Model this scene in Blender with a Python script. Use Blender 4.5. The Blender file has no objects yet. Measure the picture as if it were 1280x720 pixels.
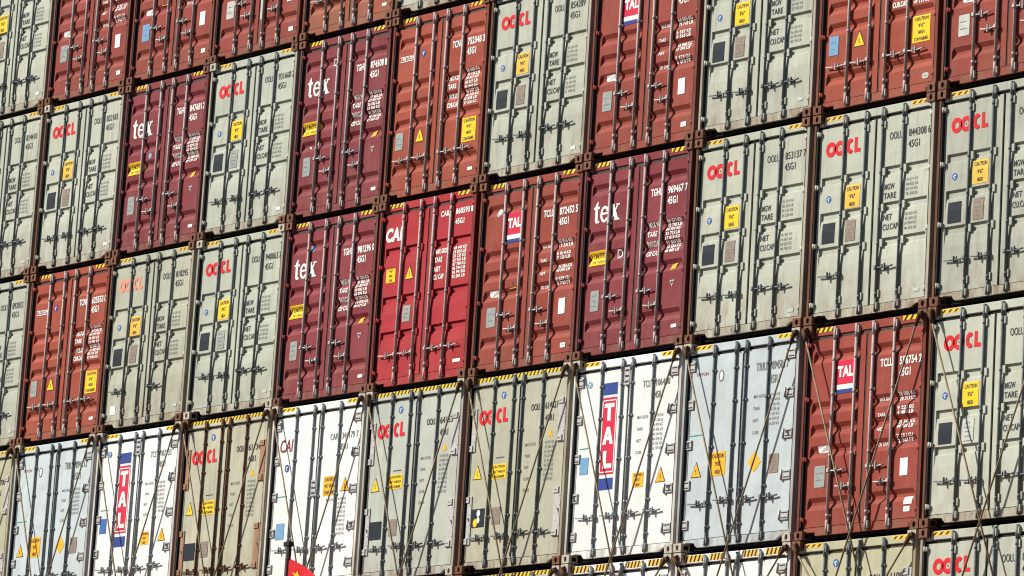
import bpy, math, random
from mathutils import Matrix, Vector

# ------------------------------------------------------------------ camera, sky, sun, exposure
scene = bpy.context.scene
COL = scene.collection
cam_d = bpy.data.cameras.new('camera'); cam = bpy.data.objects.new('camera', cam_d); COL.objects.link(cam)
F_, YAW, PIT, ROL = 6.0078, -0.92444, 0.24118, 0.062574
T_ = Vector((68.4345, -41.8314, -17.2796))
cyw, syw, cp, sp, cr, sr = math.cos(YAW), math.sin(YAW), math.cos(PIT), math.sin(PIT), math.cos(ROL), math.sin(ROL)
Fw = Vector((syw*cp, cyw*cp, sp)); Rt = Vector((cyw, -syw, 0)); Up = Rt.cross(Fw)
R2 = cr*Rt + sr*Up; U2 = -sr*Rt + cr*Up
M = Matrix.Identity(4)
for i in range(3):
    M[i][0] = R2[i]; M[i][1] = U2[i]; M[i][2] = -Fw[i]; M[i][3] = T_[i]
cam.matrix_world = M
cam_d.sensor_width = 36; cam_d.lens = F_*1000/1280*36
cam_d.shift_x = 0.0; cam_d.shift_y = -360/1280
cam_d.clip_start = 1; cam_d.clip_end = 6000
scene.camera = cam

SUN_AZ, SUN_EL = math.radians(44), math.radians(36)      # azimuth to the left of the stack's normal
S = Vector((-math.sin(SUN_AZ)*math.cos(SUN_EL), -math.cos(SUN_AZ)*math.cos(SUN_EL), math.sin(SUN_EL)))
world = bpy.data.worlds.new('World'); scene.world = world; world.use_nodes = True
wn = world.node_tree.nodes; wl = world.node_tree.links
bg = wn['Background']; sky = wn.new('ShaderNodeTexSky'); sky.sky_type = 'NISHITA'; sky.sun_disc = False
sky.sun_elevation = SUN_EL; sky.sun_rotation = math.atan2(S.x, S.y)
wl.new(sky.outputs[0], bg.inputs[0]); bg.inputs[1].default_value = 0.05
sd = bpy.data.lights.new('sun', 'SUN'); sd.energy = 5.0; sd.angle = math.radians(0.53); sd.color = (1, 0.95, 0.86)
sun = bpy.data.objects.new('sun', sd); COL.objects.link(sun)
sun.rotation_euler = S.to_track_quat('Z', 'Y').to_euler(); sun.location = (10, -30, 20)
scene.view_settings.view_transform = 'Standard'; scene.view_settings.look = 'None'
scene.view_settings.exposure = 0.42; scene.view_settings.gamma = 1
scene.cycles.filter_width = 1.15

PW, PH, W, H = 2.49, 2.91, 2.438, 2.896
HW = W/2
rnd = random.Random(7)

# ------------------------------------------------------------------ materials
MATS = {}
def nodes(name):
    m = bpy.data.materials.new(name); m.use_nodes = True
    nt = m.node_tree
    return m, nt, nt.nodes['Principled BSDF']
def ramp(nt, fac, a, b, c0=(0,0,0,1), c1=(1,1,1,1)):
    r = nt.nodes.new('ShaderNodeValToRGB'); r.color_ramp.elements[0].position = a; r.color_ramp.elements[1].position = b
    r.color_ramp.elements[0].color = c0; r.color_ramp.elements[1].color = c1
    nt.links.new(fac, r.inputs[0]); return r.outputs[0]
def mixc(nt, fac, a, b, blend='MIX'):
    m = nt.nodes.new('ShaderNodeMix'); m.data_type = 'RGBA'; m.blend_type = blend
    for sock, v in ((m.inputs[0], fac), (m.inputs[6], a), (m.inputs[7], b)):
        if hasattr(v, 'is_output'): nt.links.new(v, sock)
        elif isinstance(v, (int, float)): sock.default_value = v
        else: sock.default_value = (*v[:3], 1)
    return m.outputs[2]
def mth(nt, op, a, b):
    m = nt.nodes.new('ShaderNodeMath'); m.operation = op; m.use_clamp = op in ('MULTIPLY_ADD',)
    for sock, v in ((m.inputs[0], a), (m.inputs[1], b)):
        if hasattr(v, 'is_output'): nt.links.new(v, sock)
        else: sock.default_value = v
    return m.outputs[0]
def noise(nt, vec, scale, detail=4, rough=.55):
    n = nt.nodes.new('ShaderNodeTexNoise'); n.inputs['Scale'].default_value = scale
    n.inputs['Detail'].default_value = detail; n.inputs['Roughness'].default_value = rough
    nt.links.new(vec, n.inputs['Vector']); return n.outputs[0]
def coords(nt, seed, scale=(1,1,1)):
    t = nt.nodes.new('ShaderNodeTexCoord'); mp = nt.nodes.new('ShaderNodeMapping')
    mp.inputs['Location'].default_value = (seed*3.7, seed*1.3, seed*7.1); mp.inputs['Scale'].default_value = scale
    nt.links.new(t.outputs['Object'], mp.inputs['Vector']); return mp.outputs[0], t
def paint(name, col, seed=0., rust=.3, dirt=.3, fade=.12, rough=.65, rustcol=(.20,.075,.03), dirtcol=(.16,.13,.10)):
    key = (name, tuple(col), seed, rust, dirt)
    if key in MATS: return MATS[key]
    m, nt, b = nodes(name)
    v1, t = coords(nt, seed); v2, _ = coords(nt, seed+3.3, (7, 7, .55)); v3, _ = coords(nt, seed+9.1, (1, 1, .45))
    lo = tuple(c*(1-fade) for c in col); hi = tuple(min(1, c*(1+fade*.7)+.012) for c in col)
    base = mixc(nt, ramp(nt, noise(nt, v1, 1.3, 5), .3, .72), lo, hi)
    base = mixc(nt, ramp(nt, noise(nt, v3, 9, 6, .7), .52, .78), base, tuple(c*.82+.02 for c in col))
    st = ramp(nt, noise(nt, v2, 1.6, 5, .65), .56-.1*dirt, .86-.1*dirt)
    base = mixc(nt, mth(nt, 'MULTIPLY', st, dirt), base, dirtcol)
    # grime that has run and collected low on the panel
    sep = nt.nodes.new('ShaderNodeSeparateXYZ'); nt.links.new(t.outputs['Object'], sep.inputs[0])
    mr = nt.nodes.new('ShaderNodeMapRange'); nt.links.new(sep.outputs[2], mr.inputs[0])
    mr.inputs[1].default_value = 0.0; mr.inputs[2].default_value = .9; mr.inputs[3].default_value = 1; mr.inputs[4].default_value = 0
    low = mth(nt, 'MULTIPLY', mr.outputs[0], ramp(nt, noise(nt, v3, 5, 6, .7), .42, .68))
    base = mixc(nt, mth(nt, 'MULTIPLY', low, min(.85, dirt*1.3)), base, mixc(nt, .6, dirtcol, rustcol))
    # runs of rust and dirt from the hinges and along the outer edges
    ab = mth(nt, 'ABSOLUTE', sep.outputs[0], 0.); me_ = nt.nodes.new('ShaderNodeMapRange'); nt.links.new(ab, me_.inputs[0])
    me_.inputs[1].default_value = .85; me_.inputs[2].default_value = 1.18; me_.inputs[3].default_value = 0; me_.inputs[4].default_value = 1
    v4, _ = coords(nt, seed+5.5, (11, 11, .9))
    ed = mth(nt, 'MULTIPLY', me_.outputs[0], ramp(nt, noise(nt, v4, 1.4, 5, .7), .50, .72))
    base = mixc(nt, mth(nt, 'MULTIPLY', ed, min(.6, .12+dirt*.7)), base, mixc(nt, .5, dirtcol, rustcol))
    v5, _ = coords(nt, seed+7.5, (16, 16, .45))
    fine = ramp(nt, noise(nt, v5, 1.2, 4, .6), .62, .80)
    base = mixc(nt, mth(nt, 'MULTIPLY', fine, .10+dirt*.35), base, mixc(nt, .35, dirtcol, rustcol))
    # rust spots and runs
    r1 = ramp(nt, noise(nt, v3, 7, 8, .72), .80-.22*rust, .84-.22*rust)
    r2 = ramp(nt, noise(nt, v1, 30, 6, .7), .84-.22*rust, .87-.22*rust)
    rr = mth(nt, 'MAXIMUM', r1, r2)
    base = mixc(nt, mth(nt, 'MULTIPLY', rr, .85), base, mixc(nt, noise(nt, v1, 40), rustcol, tuple(c*.45 for c in rustcol)))
    nt.links.new(base, b.inputs['Base Color'])
    b.inputs['Roughness'].default_value = rough; b.inputs['Specular IOR Level'].default_value = .12
    bp = nt.nodes.new('ShaderNodeBump'); bp.inputs['Strength'].default_value = .6; bp.inputs['Distance'].default_value = .03
    nt.links.new(noise(nt, v1, 2.2, 2), bp.inputs['Height']); nt.links.new(bp.outputs[0], b.inputs['Normal'])
    MATS[key] = m; return m
def plain(name, col, rough=.65, metal=0., var=.25, scale=14, spec=.12):
    if name in MATS: return MATS[name]
    m, nt, b = nodes(name); v, _ = coords(nt, len(MATS)*.37)
    nt.links.new(mixc(nt, ramp(nt, noise(nt, v, scale, 5, .65), .3, .7), tuple(c*(1-var) for c in col), tuple(min(1, c*(1+var*.4)) for c in col)), b.inputs['Base Color'])
    b.inputs['Roughness'].default_value = rough; b.inputs['Metallic'].default_value = metal; b.inputs['Specular IOR Level'].default_value = spec
    MATS[name] = m; return m

M_BLACK = plain('black_paint', (.02,.02,.022)); M_WHITE = plain('white_lettering', (.82,.80,.77), var=.15)
M_INK = plain('dark_lettering', (.05,.055,.06)); M_GREYINK = plain('grey_lettering', (.20,.21,.20))
M_YEL = plain('yellow_sticker', (.86,.55,.02), var=.12, scale=6); M_ORG = plain('orange_sticker', (.84,.42,.025), var=.12, scale=6)
M_OYEL = plain('faded_orange_sticker', (.74,.46,.07), var=.15, scale=6)
M_RED = plain('red_lettering', (.62,.018,.028), var=.12); M_FRED = plain('faded_red_lettering', (.80,.27,.17), var=.2)
M_CRIM = plain('crimson_panel', (.58,.02,.06), var=.1, scale=4); M_DKRED = plain('dark_red_lettering', (.25,.02,.03), var=.1)
M_NAVY = plain('navy_panel', (.03,.06,.25), var=.15, scale=4); M_BLUE = plain('blue_sticker', (.05,.14,.42), var=.2)
M_SKY = plain('light_blue_sticker', (.16,.33,.52), var=.15); M_SLATE = plain('slate_sticker', (.016,.022,.032), var=.2)
M_PLATE = plain('brown_plate', (.27,.21,.17), var=.3); M_PLATEG = plain('grey_plate', (.30,.33,.31), var=.25); M_PLATEL = plain('pale_plate', (.50,.52,.48), var=.2)
M_TEAL = plain('teal_mark', (.03,.32,.26)); M_CASTRUST = plain('rusty_casting', (.19,.088,.056), rough=.8, var=.55, scale=20)
M_CASTPALE = plain('pale_casting', (.50,.46,.38), rough=.7, var=.5, scale=20)
M_RODG = plain('galvanised_steel', (.46,.39,.37), rough=.55, metal=.0, var=.35, scale=25, spec=.18)
M_RODD = plain('dark_rod_steel', (.17,.19,.195), rough=.5, metal=.0, var=.35, scale=25, spec=.18)
M_RODM = plain('grey_rod_steel', (.30,.33,.34), rough=.45, metal=.2, var=.3, scale=25)
M_RODR = plain('rusted_rod_steel', (.16,.075,.04), rough=.7, var=.5, scale=25)
M_ZINC = plain('zinc_fitting', (.48,.47,.46), rough=.45, metal=.2, var=.3, scale=30)
M_UNDERSHADE = plain('dark_undercoat', (.012,.011,.010), rough=.9)  # near-black colour that paints shade into the gaps under the floor
M_HOLE_SHADE = plain('casting_hole', (.02,.012,.01), rough=.9)
M_GASK_SHADE = plain('black_gasket', (.025,.025,.025), rough=.8); M_GASKG = plain('grey_gasket', (.075,.065,.055), rough=.8, var=.4)  # the black serves the rubber and the painted shade beside the posts
M_LASH = plain('lashing_rod_steel', (.26,.20,.13), rough=.6, metal=.15, var=.5, scale=18)
M_LASHD = plain('lashing_head_steel', (.10,.055,.035), rough=.8, var=.5, scale=18)

# ------------------------------------------------------------------ mesh helpers
class MB:
    def __init__(s): s.v = []; s.f = []; s.m = []; s.sm = []
    def poly(s, pts, mat=0):
        n = len(s.v); s.v += [tuple(p) for p in pts]; s.f.append(tuple(range(n, n+len(pts)))); s.m.append(mat); s.sm.append(False)
    def box(s, x0, x1, y0, y1, z0, z1, mat=0, bev=0.):
        n = len(s.v); b = bev
        if not b:
            s.v += [(x, y, z) for z in (z0, z1) for y in (y0, y1) for x in (x0, x1)]
            fs = [(0,2,3,1),(4,5,7,6),(0,1,5,4),(2,6,7,3),(0,4,6,2),(1,3,7,5)]
        else:   # chamfered front edges
            s.v += [(x0+b,y0,z0+b),(x1-b,y0,z0+b),(x1-b,y0,z1-b),(x0+b,y0,z1-b),(x0,y0+b,z0),(x1,y0+b,z0),(x1,y0+b,z1),(x0,y0+b,z1),(x0,y1,z0),(x1,y1,z0),(x1,y1,z1),(x0,y1,z1)]
            fs = [(0,1,2,3)]+[(a,4+a,4+(a+1)%4,(a+1)%4) for a in range(4)]+[(4+a,8+a,8+(a+1)%4,4+(a+1)%4) for a in range(4)]+[(11,10,9,8)]
        for f in fs: s.f.append(tuple(n+i for i in f)); s.m.append(mat); s.sm.append(False)
    def tube(s, p0, p1, r0, r1=None, n=10, mat=0, caps=True):
        r1 = r0 if r1 is None else r1
        p0, p1 = Vector(p0), Vector(p1); d = (p1-p0).normalized()
        a = d.orthogonal().normalized(); b = d.cross(a); k = len(s.v)
        for p, r in ((p0, r0), (p1, r1)):
            for i in range(n):
                t = 2*math.pi*i/n; s.v.append(tuple(p+a*(r*math.cos(t))+b*(r*math.sin(t))))
        for i in range(n):
            s.f.append((k+i, k+(i+1)%n, k+n+(i+1)%n, k+n+i)); s.m.append(mat); s.sm.append(True)
        if caps:
            s.f.append(tuple(k+i for i in reversed(range(n)))); s.m.append(mat); s.sm.append(False)
            s.f.append(tuple(k+n+i for i in range(n))); s.m.append(mat); s.sm.append(False)
    def prism(s, pts, y0, y1, mat=0):        # polygon in x-z, extruded in y
        n = len(s.v); k = len(pts)
        s.v += [(x, y0, z) for x, z in pts]+[(x, y1, z) for x, z in pts]
        s.f.append(tuple(n+i for i in range(k))); s.f.append(tuple(n+k+i for i in reversed(range(k))))
        for i in range(k): s.f.append((n+i, n+k+i, n+k+(i+1)%k, n+(i+1)%k))
        s.m += [mat]*(k+2); s.sm += [False]*(k+2)
    def mesh(s, name, nm=1):
        me = bpy.data.meshes.new(name); me.from_pydata(s.v, [], s.f); me.update()
        for _ in range(nm): me.materials.append(None)
        me.polygons.foreach_set('material_index', s.m); me.polygons.foreach_set('use_smooth', s.sm)
        return me
def fix(me):
    import bmesh
    bm = bmesh.new(); bm.from_mesh(me); bmesh.ops.recalc_face_normals(bm, faces=bm.faces); bm.to_mesh(me); bm.free(); return me
def link(name, me, mats, parent=None):
    o = bpy.data.objects.new(name, me); COL.objects.link(o)
    for i, m in enumerate(mats):
        o.material_slots[i].link = 'OBJECT'; o.material_slots[i].material = m
    if parent: o.parent = parent
    return o
CACHE = {}
def cached(key, fn, name, nm=1, fx=True):
    if key not in CACHE:
        mb = fn(); me = mb.mesh(name, nm); CACHE[key] = fix(me) if fx else me
    return CACHE[key]

# ------------------------------------------------------------------ text outlines from the built-in font
FONT_CACHE = {}
def text_geo(s, bold=0., shear=0.):
    key = (s, bold, shear)
    if key not in FONT_CACHE:
        cu = bpy.data.curves.new('t', 'FONT'); cu.body = s; cu.size = 1; cu.offset = bold; cu.resolution_u = 3
        cu.shear = shear; cu.space_character = 1+bold*1.5
        o = bpy.data.objects.new('t', cu); COL.objects.link(o)
        dg = bpy.context.evaluated_depsgraph_get(); me = bpy.data.meshes.new_from_object(o.evaluated_get(dg))
        vs = [tuple(v.co) for v in me.vertices]; fs = [tuple(p.vertices) for p in me.polygons]
        bpy.data.objects.remove(o); bpy.data.curves.remove(cu); bpy.data.meshes.remove(me)
        FONT_CACHE[key] = (vs, fs)
    return FONT_CACHE[key]
def arc(cx, cz, rx, rz, a0, a1, w, n=14):
    out = []
    for i in range(n):
        t0 = math.radians(a0+(a1-a0)*i/n); t1 = math.radians(a0+(a1-a0)*(i+1)/n)
        out.append([(cx+rx*math.cos(t0), cz+rz*math.sin(t0)), (cx+rx*math.cos(t1), cz+rz*math.sin(t1)),
                    (cx+(rx-w)*math.cos(t1), cz+(rz-w)*math.sin(t1)), (cx+(rx-w)*math.cos(t0), cz+(rz-w)*math.sin(t0))])
    return out
def tex_polys():     # slab-footed bold lower-case letters, unit x-height
    P = [[(.12,.18),(.34,.18),(.34,1.35),(.28,1.35),(.12,1.1)], [(0,.88),(.5,.88),(.5,1.02),(0,1.02)], [(.12,.18),(.22,0),(.46,0),(.52,.1),(.36,.16),(.34,.18)]]
    P += arc(.92, .5, .36, .52, 20, 325, .17) + [[(.62,.47),(1.27,.47),(1.27,.6),(.62,.6)]]
    P += [[(1.40,1.0),(1.68,1.0),(2.12,0),(1.84,0)], [(1.96,1.0),(2.08,1.0),(1.52,0),(1.40,0)],
          [(1.34,.92),(1.74,.92),(1.74,1.02),(1.34,1.02)], [(1.86,.92),(2.16,.92),(2.16,1.02),(1.86,1.02)],
          [(1.32,0),(1.62,0),(1.62,.1),(1.32,.1)], [(1.78,0),(2.2,0),(2.2,.1),(1.78,.1)]]
    return P

# ------------------------------------------------------------------ door surfaces
DY = .074
REC = {'A': [2.54,1.85,1.55,1.26,.56], 'B': [2.02,1.53,1.05], 'D': [2.18,1.43,.89], 'C': []}
def prof(kind):      # list of (z, depth) top to bottom
    out = [(2.70, 0)]
    for zt in REC[kind]:
        if kind == 'A': out += [(zt, 0), (zt-.062, .038), (zt-.10, .038), (zt-.17, 0)]
        else: out += [(zt, 0), (zt-.005, .034), (zt-.10, .034), (zt-.116, .012), (zt-.28, 0)]
    out.append((.17, 0)); return out
def depth(kind, x, z):
    p = prof(kind); d = 0
    for (z0, d0), (z1, d1) in zip(p, p[1:]):
        if z1 <= z <= z0: d = d0+(d1-d0)*(z0-z)/max(1e-6, z0-z1); break
    ax = abs(x); lo, hi = .13, 1.06; e = .035 if kind == 'A' else .006
    k = min(1, max(0, (ax-lo)/e), max(0, (hi-ax)/e)) if lo < ax < hi else 0
    return d*k
def ydoor(kind, x, z): return DY+depth(kind, x, z)
def door_mesh(kind, side):
    def fn():
        mb = MB(); e = .035 if kind == 'A' else .006
        xs = [.022, .13, .13+e, 1.06-e, 1.06, 1.125]
        if kind == 'C': xs = [.02, 1.125]
        p = prof(kind); n = len(mb.v)
        for z, d in p:
            for i, x in enumerate(xs): mb.v.append((side*x, DY+(d if i in (2, 3) and len(xs) > 2 else 0), z))
        w = len(xs)
        for r in range(len(p)-1):
            for c in range(w-1):
                a = r*w+c; f = (a, a+1, a+w+1, a+w)
                mb.f.append(f); mb.m.append(0); mb.sm.append(False)
        x0, x1 = side*xs[0], side*xs[-1]
        for a, b in (((x0,2.70),(x1,2.70)), ((x1,2.70),(x1,.17)), ((x1,.17),(x0,.17)), ((x0,.17),(x0,2.70))):
            mb.poly([(a[0],DY,a[1]),(b[0],DY,b[1]),(b[0],DY+.045,b[1]),(a[0],DY+.045,a[1])])
        if kind == 'C':    # slim raised edge around the smooth insulated leaf
            for (a,b,c,d) in ((xs[0],.05,.2,2.67),(1.09,1.115,.2,2.67)):
                mb.box(min(side*a,side*b), max(side*a,side*b), DY-.008, DY+.01, c, d)
        return mb
    me = cached(('door', kind, side), fn, 'door', fx=False)
    if ('door', kind, side, 'n') not in CACHE:
        import bmesh
        bm = bmesh.new(); bm.from_mesh(me); bmesh.ops.remove_doubles(bm, verts=bm.verts, dist=1e-5); bmesh.ops.recalc_face_normals(bm, faces=bm.faces)
        f = max(bm.faces, key=lambda f: f.calc_area())
        if f.normal.y > 0: bmesh.ops.reverse_faces(bm, faces=bm.faces)
        bm.to_mesh(me); bm.free(); CACHE[('door', kind, side, 'n')] = 1
    return me

# ------------------------------------------------------------------ decals
class Decal:
    """flat painted or stuck-on marks that follow the door surface"""
    def __init__(s, kind): s.kind = kind; s.mb = MB(); s.mats = []
    def mi(s, m):
        if m not in s.mats: s.mats.append(m)
        return s.mats.index(m)
    def pt(s, x, z, lift): return (x, ydoor(s.kind, x, z)-lift, z)
    def poly(s, pts, m, lift=.004):
        s.mb.poly([s.pt(x, z, lift) for x, z in pts], s.mi(m))
    def rect(s, x0, z0, x1, z1, m, lift=.004, round_=0.):
        if round_:
            r = round_; pts = []
            for cx, cz, a in ((x1-r, z0+r, -90), (x1-r, z1-r, 0), (x0+r, z1-r, 90), (x0+r, z0+r, 180)):
                for k in range(4): t = math.radians(a+k*30); pts.append((cx+r*math.cos(t), cz+r*math.sin(t)))
            s.poly(pts, m, lift); return
        cuts = sorted({z0, z1} | {z for z, _ in prof(s.kind) if z0 < z < z1})
        for a, b in zip(cuts, cuts[1:]): s.poly([(x0, a), (x1, a), (x1, b), (x0, b)], m, lift)
    def disc(s, x, z, rx, rz, m, lift=.004): s.poly([(x+rx*math.cos(t*math.pi/8), z+rz*math.sin(t*math.pi/8)) for t in range(16)], m, lift)
    def text(s, t, x, z, h, m, w=None, bold=.012, shear=0, lift=.005, align='l', xs=.62):
        """cap height h, left edge x, baseline z; w squeezes to that width"""
        vs, fs = text_geo(t, bold, shear)
        if not vs: return
        x0 = min(v[0] for v in vs); x1 = max(v[0] for v in vs); k = h/.729
        kx = (w/(x1-x0)) if w else k*xs
        if align == 'c': x -= (x1-x0)*kx/2
        n = len(s.mb.v); i = s.mi(m)
        for v in vs: s.mb.v.append(s.pt(x+(v[0]-x0)*kx, z+v[1]*k, lift))
        for f in fs: s.mb.f.append(tuple(n+j for j in f)); s.mb.m.append(i); s.mb.sm.append(False)
    def polys(s, P, x, z, kx, kz, m, lift=.005):
        for i, p in enumerate(P): s.poly([(x+a*kx, z+b*kz) for a, b in p], m, lift+.0004*(i % 3))
    def done(s, name, parent, label=None):
        if not s.mb.f: return
        me = s.mb.mesh(name, len(s.mats)); o = link(name, me, s.mats, parent)
        if label: o['label'] = label
        return o

# ------------------------------------------------------------------ shared container pieces
def casting(side, top):
    def fn():
        mb = MB(); x0, x1 = (-HW, -HW+.162) if side < 0 else (HW-.162, HW); z0, z1 = (H-.118, H) if top else (0, .118)
        cx, cz = (x0+x1)/2, (z0+z1)/2; outer = []; inner = []
        for k in range(8):
            t = math.radians(22.5+45*k); c, s_ = math.cos(t), math.sin(t); q = max(abs(c), abs(s_))
            outer.append((cx+(x1-x0)/2*c/q, cz+(z1-z0)/2*s_/q)); inner.append((cx+.029*c/q*.95, cz+.040*s_/q*.95))
        for k in range(8):
            a, b = outer[k], outer[(k+1) % 8]; c, d = inner[(k+1) % 8], inner[k]
            pts = [a]
            if abs(a[0]-b[0]) > 1e-4 and abs(a[1]-b[1]) > 1e-4: pts.append((x1 if a[0] > cx-1e-6 and b[0] > cx-1e-6 else x0, z1 if a[1] > cz-1e-6 and b[1] > cz-1e-6 else z0))
            pts += [b, c, d]
            mb.poly([(x, 0, z) for x, z in pts])
            mb.poly([(d[0],0,d[1]),(c[0],0,c[1]),(c[0],.03,c[1]),(d[0],.03,d[1])])
        mb.poly([(x, .03, z) for x, z in inner], 1)
        for p, q in (((x0,z0),(x1,z0)),((x1,z0),(x1,z1)),((x1,z1),(x0,z1)),((x0,z1),(x0,z0))):
            mb.poly([(p[0],0,p[1]),(q[0],0,q[1]),(q[0],.178,q[1]),(p[0],.178,p[1])])
        mb.poly([(x0,.178,z0),(x1,.178,z0),(x1,.178,z1),(x0,.178,z1)])
        # side slot: flat dark patch that also paints in the right side's shade
        xs = x1+.001 if side < 0 else x1+.001
        mb.poly([(xs,.05,cz-.03),(xs,.13,cz-.03),(xs,.13,cz+.03),(xs,.05,cz+.03)], 1)
        return mb
    return cached(('cast', side, top), fn, 'corner_casting', 2, fx=False)
def post(side):
    def fn():
        mb = MB(); a, b = (-HW+.014, -HW+.066) if side < 0 else (HW-.070, HW-.010)
        mb.box(a, b, .022, .17, .118, H-.118, 0, .006); return mb
    return cached(('post', side), fn, 'corner_post')
def sill(kind):
    def fn():
        mb = MB(); L, R = -HW+.162, HW-.162; zb, zt = .050, .16
        if kind in 'A': pts = [(L,zt),(L,.10),(L+.18,.10),(L+.18,zb),(R-.09,zb),(R-.09,.10),(R,.095),(R,zt)]
        else: pts = [(L,zt),(L,.115),(L+.03,.125),(L+.19,.115),(L+.215,zb+.03),(L+.25,zb),(R-.22,zb),(R-.15,.09),(R-.10,.105),(R,.10),(R,zt)]
        mb.prism(pts, .066, .11); mb.box(-HW+.08, L-.001, .068, .12, .1185, .158); mb.box(R+.001, HW-.08, .068, .12, .1185, .158)
        mb.box(L, R, .07, .30, .125, .155)
        return mb
    return cached(('sill', kind if kind == 'A' else 'B'), fn, 'door_sill')
def header():
    def fn():
        mb = MB(); mb.box(-HW+.164, HW-.164, .066, .15, 2.745, 2.862, 0, .008); mb.box(-HW+.08, -HW+.163, .06, .14, 2.735, 2.777); mb.box(HW-.163, HW-.08, .06, .14, 2.735, 2.777); return mb
    return cached('header', fn, 'door_header')
def gasket(kind):
    def fn():
        mb = MB()
        y0 = .094 if kind in 'BC' else .084
        mb.box(-1.145, 1.145, y0, y0+.02, .158, .20); mb.box(-1.145, 1.145, y0, y0+.02, 2.67, 2.746)
        mb.box(-.045, .045, y0, y0+.02, .2005, 2.6695); mb.box(-1.145, -1.10, y0, y0+.02, .2005, 2.6695); mb.box(1.10, 1.145, y0, y0+.02, .2005, 2.6695)
        for s in (-1, 1): mb.box(min(s*1.152, s*1.130), max(s*1.152, s*1.130), .030, y0-.001, .17, 2.74, 1)  # black strips that paint shade onto the inner faces of the posts
        return mb
    return cached(('gasket', kind in 'BC'), fn, 'door_gasket', 2)
def body():
    def fn():
        mb = MB(); y0, y1 = .126, 12.19
        mb.box(-HW+.09, HW-.09, y0, y0+.03, .121, 2.87)
        mb.poly([(-HW+.01,y0+.05,2.885),(HW-.01,y0+.05,2.885),(HW-.01,y1,2.885),(-HW+.01,y1,2.885)])
        mb.poly([(-HW+.01,y0+.05,.12),(HW-.01,y0+.05,.12),(HW-.01,y1,.12),(-HW+.01,y1,.12)], 1)
        mb.box(-HW+.17, HW-.17, .155, .20, .02, .12, 1)  # underframe bar, near black so the gap below the sill stays dark
        mb.poly([(-HW+.01,y1,.05),(HW-.01,y1,.05),(HW-.01,y1,2.885),(-HW+.01,y1,2.885)])
        for s in (-1, 1):
            y = y0+.05; x = s*(HW-.006); xi = s*(HW-.042); pts = [(x, y)]
            while y < y1-.3:
                pts += [(x, y+.07), (xi, y+.138), (xi, y+.208), (x, y+.276)]; y += .276
            pts.append((x, y1))
            for a, b in zip(pts, pts[1:]): mb.poly([(a[0],a[1],.05),(b[0],b[1],.05),(b[0],b[1],2.885),(a[0],a[1],2.885)])
        return mb
    return cached('body', fn, 'container_body', 2, fx=False)
def rod(x, kind):
    """locking bar with cams and guides; slot 0 bar, slot 1 guides"""
    def fn():
        mb = MB(); y = {'A': .044, 'D': .044, 'B': .049, 'C': .052}[kind]; r = {'A': .0225, 'D': .0225, 'B': .019, 'C': .017}[kind]
        mb.tube((x, y, .07), (x, y, 2.83), r, n=12)
        for z, s in ((.07, 1), (2.83, -1)):
            mb.tube((x, y, z-.012*s), (x, y, z+.17*s), r+.0035, r+.0025, 12)
            mb.box(x-.012, x+.047, y-.008, .0655, z+.01*s if s > 0 else z-.055, z+.055 if s > 0 else z-.01, 0, .004)
            mb.box(x+.026, x+.05, .030, .0655, min(z+.02*s, z+.11*s), max(z+.02*s, z+.11*s), 1, .003)
        if kind == 'A': zs = [(2.52-.12, .03, .035), (1.93, .03, .035), (1.10, .03, .035), (.30, .03, .035)]
        elif kind == 'C': zs = [(2.48, .03, .03), (2.02, .032, .035), (1.42, .032, .035), (.80, .032, .035), (.32, .03, .03)]
        else: zs = [(z-.068, .060, .105) for z in REC[kind]]+[(2.60, .035, .10), (.30, .035, .10)]
        for z, hw, hh in zs:
            mb.box(x+.006 if hw > .04 else x-.026, x+hw+.02, .052, DY-.001, z-hh/2, z+hh/2, 1, .004)
            mb.tube((x, y, z-.02), (x, y, z+.02), r+.004, n=10)
        return mb
    return cached(('rod', x, kind), fn, 'locking_rod', 2)
def handle(x, z, dx, L):
    def fn():
        mb = MB(); y = .030
        mb.box(x-.026, x+.026, .004, .062, z-.028, z+.028, 1, .008)
        mb.tube((x, y, z), (x+dx*L*.5, y+.010, z-.012), .011, .009, 8)
        mb.tube((x+dx*L*.5, y+.010, z-.012), (x+dx*L, y+.010, z+.004), .009, .012, 8)
        cx = x+dx*L*.52
        mb.box(cx-.019, cx+.019, .040, DY-.0012, z-.026, z+.018, 0, .005)
        mb.box(cx-.009, cx+.009, .020, .045, z-.056, z+.046, 0, .003)
        mb.box(cx-.05*dx-.008, cx-.05*dx+.008, .024, .045, z-.02, z+.035, 0, .003)
        return mb
    return cached(('handle', x, z, dx, L), fn, 'handle', 2)
def hinge(side, z):
    def fn():
        mb = MB(); s = side; xa = s*(HW-.028); xb = s*(HW-.135)
        mb.tube((s*(HW-.088), .045, z-.035), (s*(HW-.088), .045, z+.035), .024, n=10)
        mb.box(min(xa,xb), max(xa,xb), .034, .064, z-.026, z+.026, 0, .008)
        return mb
    return cached(('hinge', side, z), fn, 'hinge')
def plate_hinge(side, z, hole):
    def fn():
        mb = MB(); s = side; xa, xb = (s*(HW-.005), s*(HW-.205)) if side < 0 else (s*(HW-.13), s*(HW-.33))
        x0, x1 = min(xa, xb), max(xa, xb)
        mb.box(x0, x1, .052, DY-.0012, z-.065, z+.065, 0, .004)
        mb.tube((x0+.03, .05, z-.07), (x0+.03, .05, z+.07), .017, n=8)
        for dz in (-.035, .035): mb.box(x0+.07, x1-.02, .046, .0525, z+dz-.006, z+dz+.006, 1)
        if hole: mb.poly([(x0+.08,.0475,z+.03),(x0+.15,.0475,z+.03),(x0+.15,.0475,z-.035),(x0+.125,.0475,z-.035),(x0+.12,.0475,z),(x0+.08,.0475,z+.005)], 1)
        return mb
    return cached(('ph', side, z, hole), fn, 'hinge_plate', 2)
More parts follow.
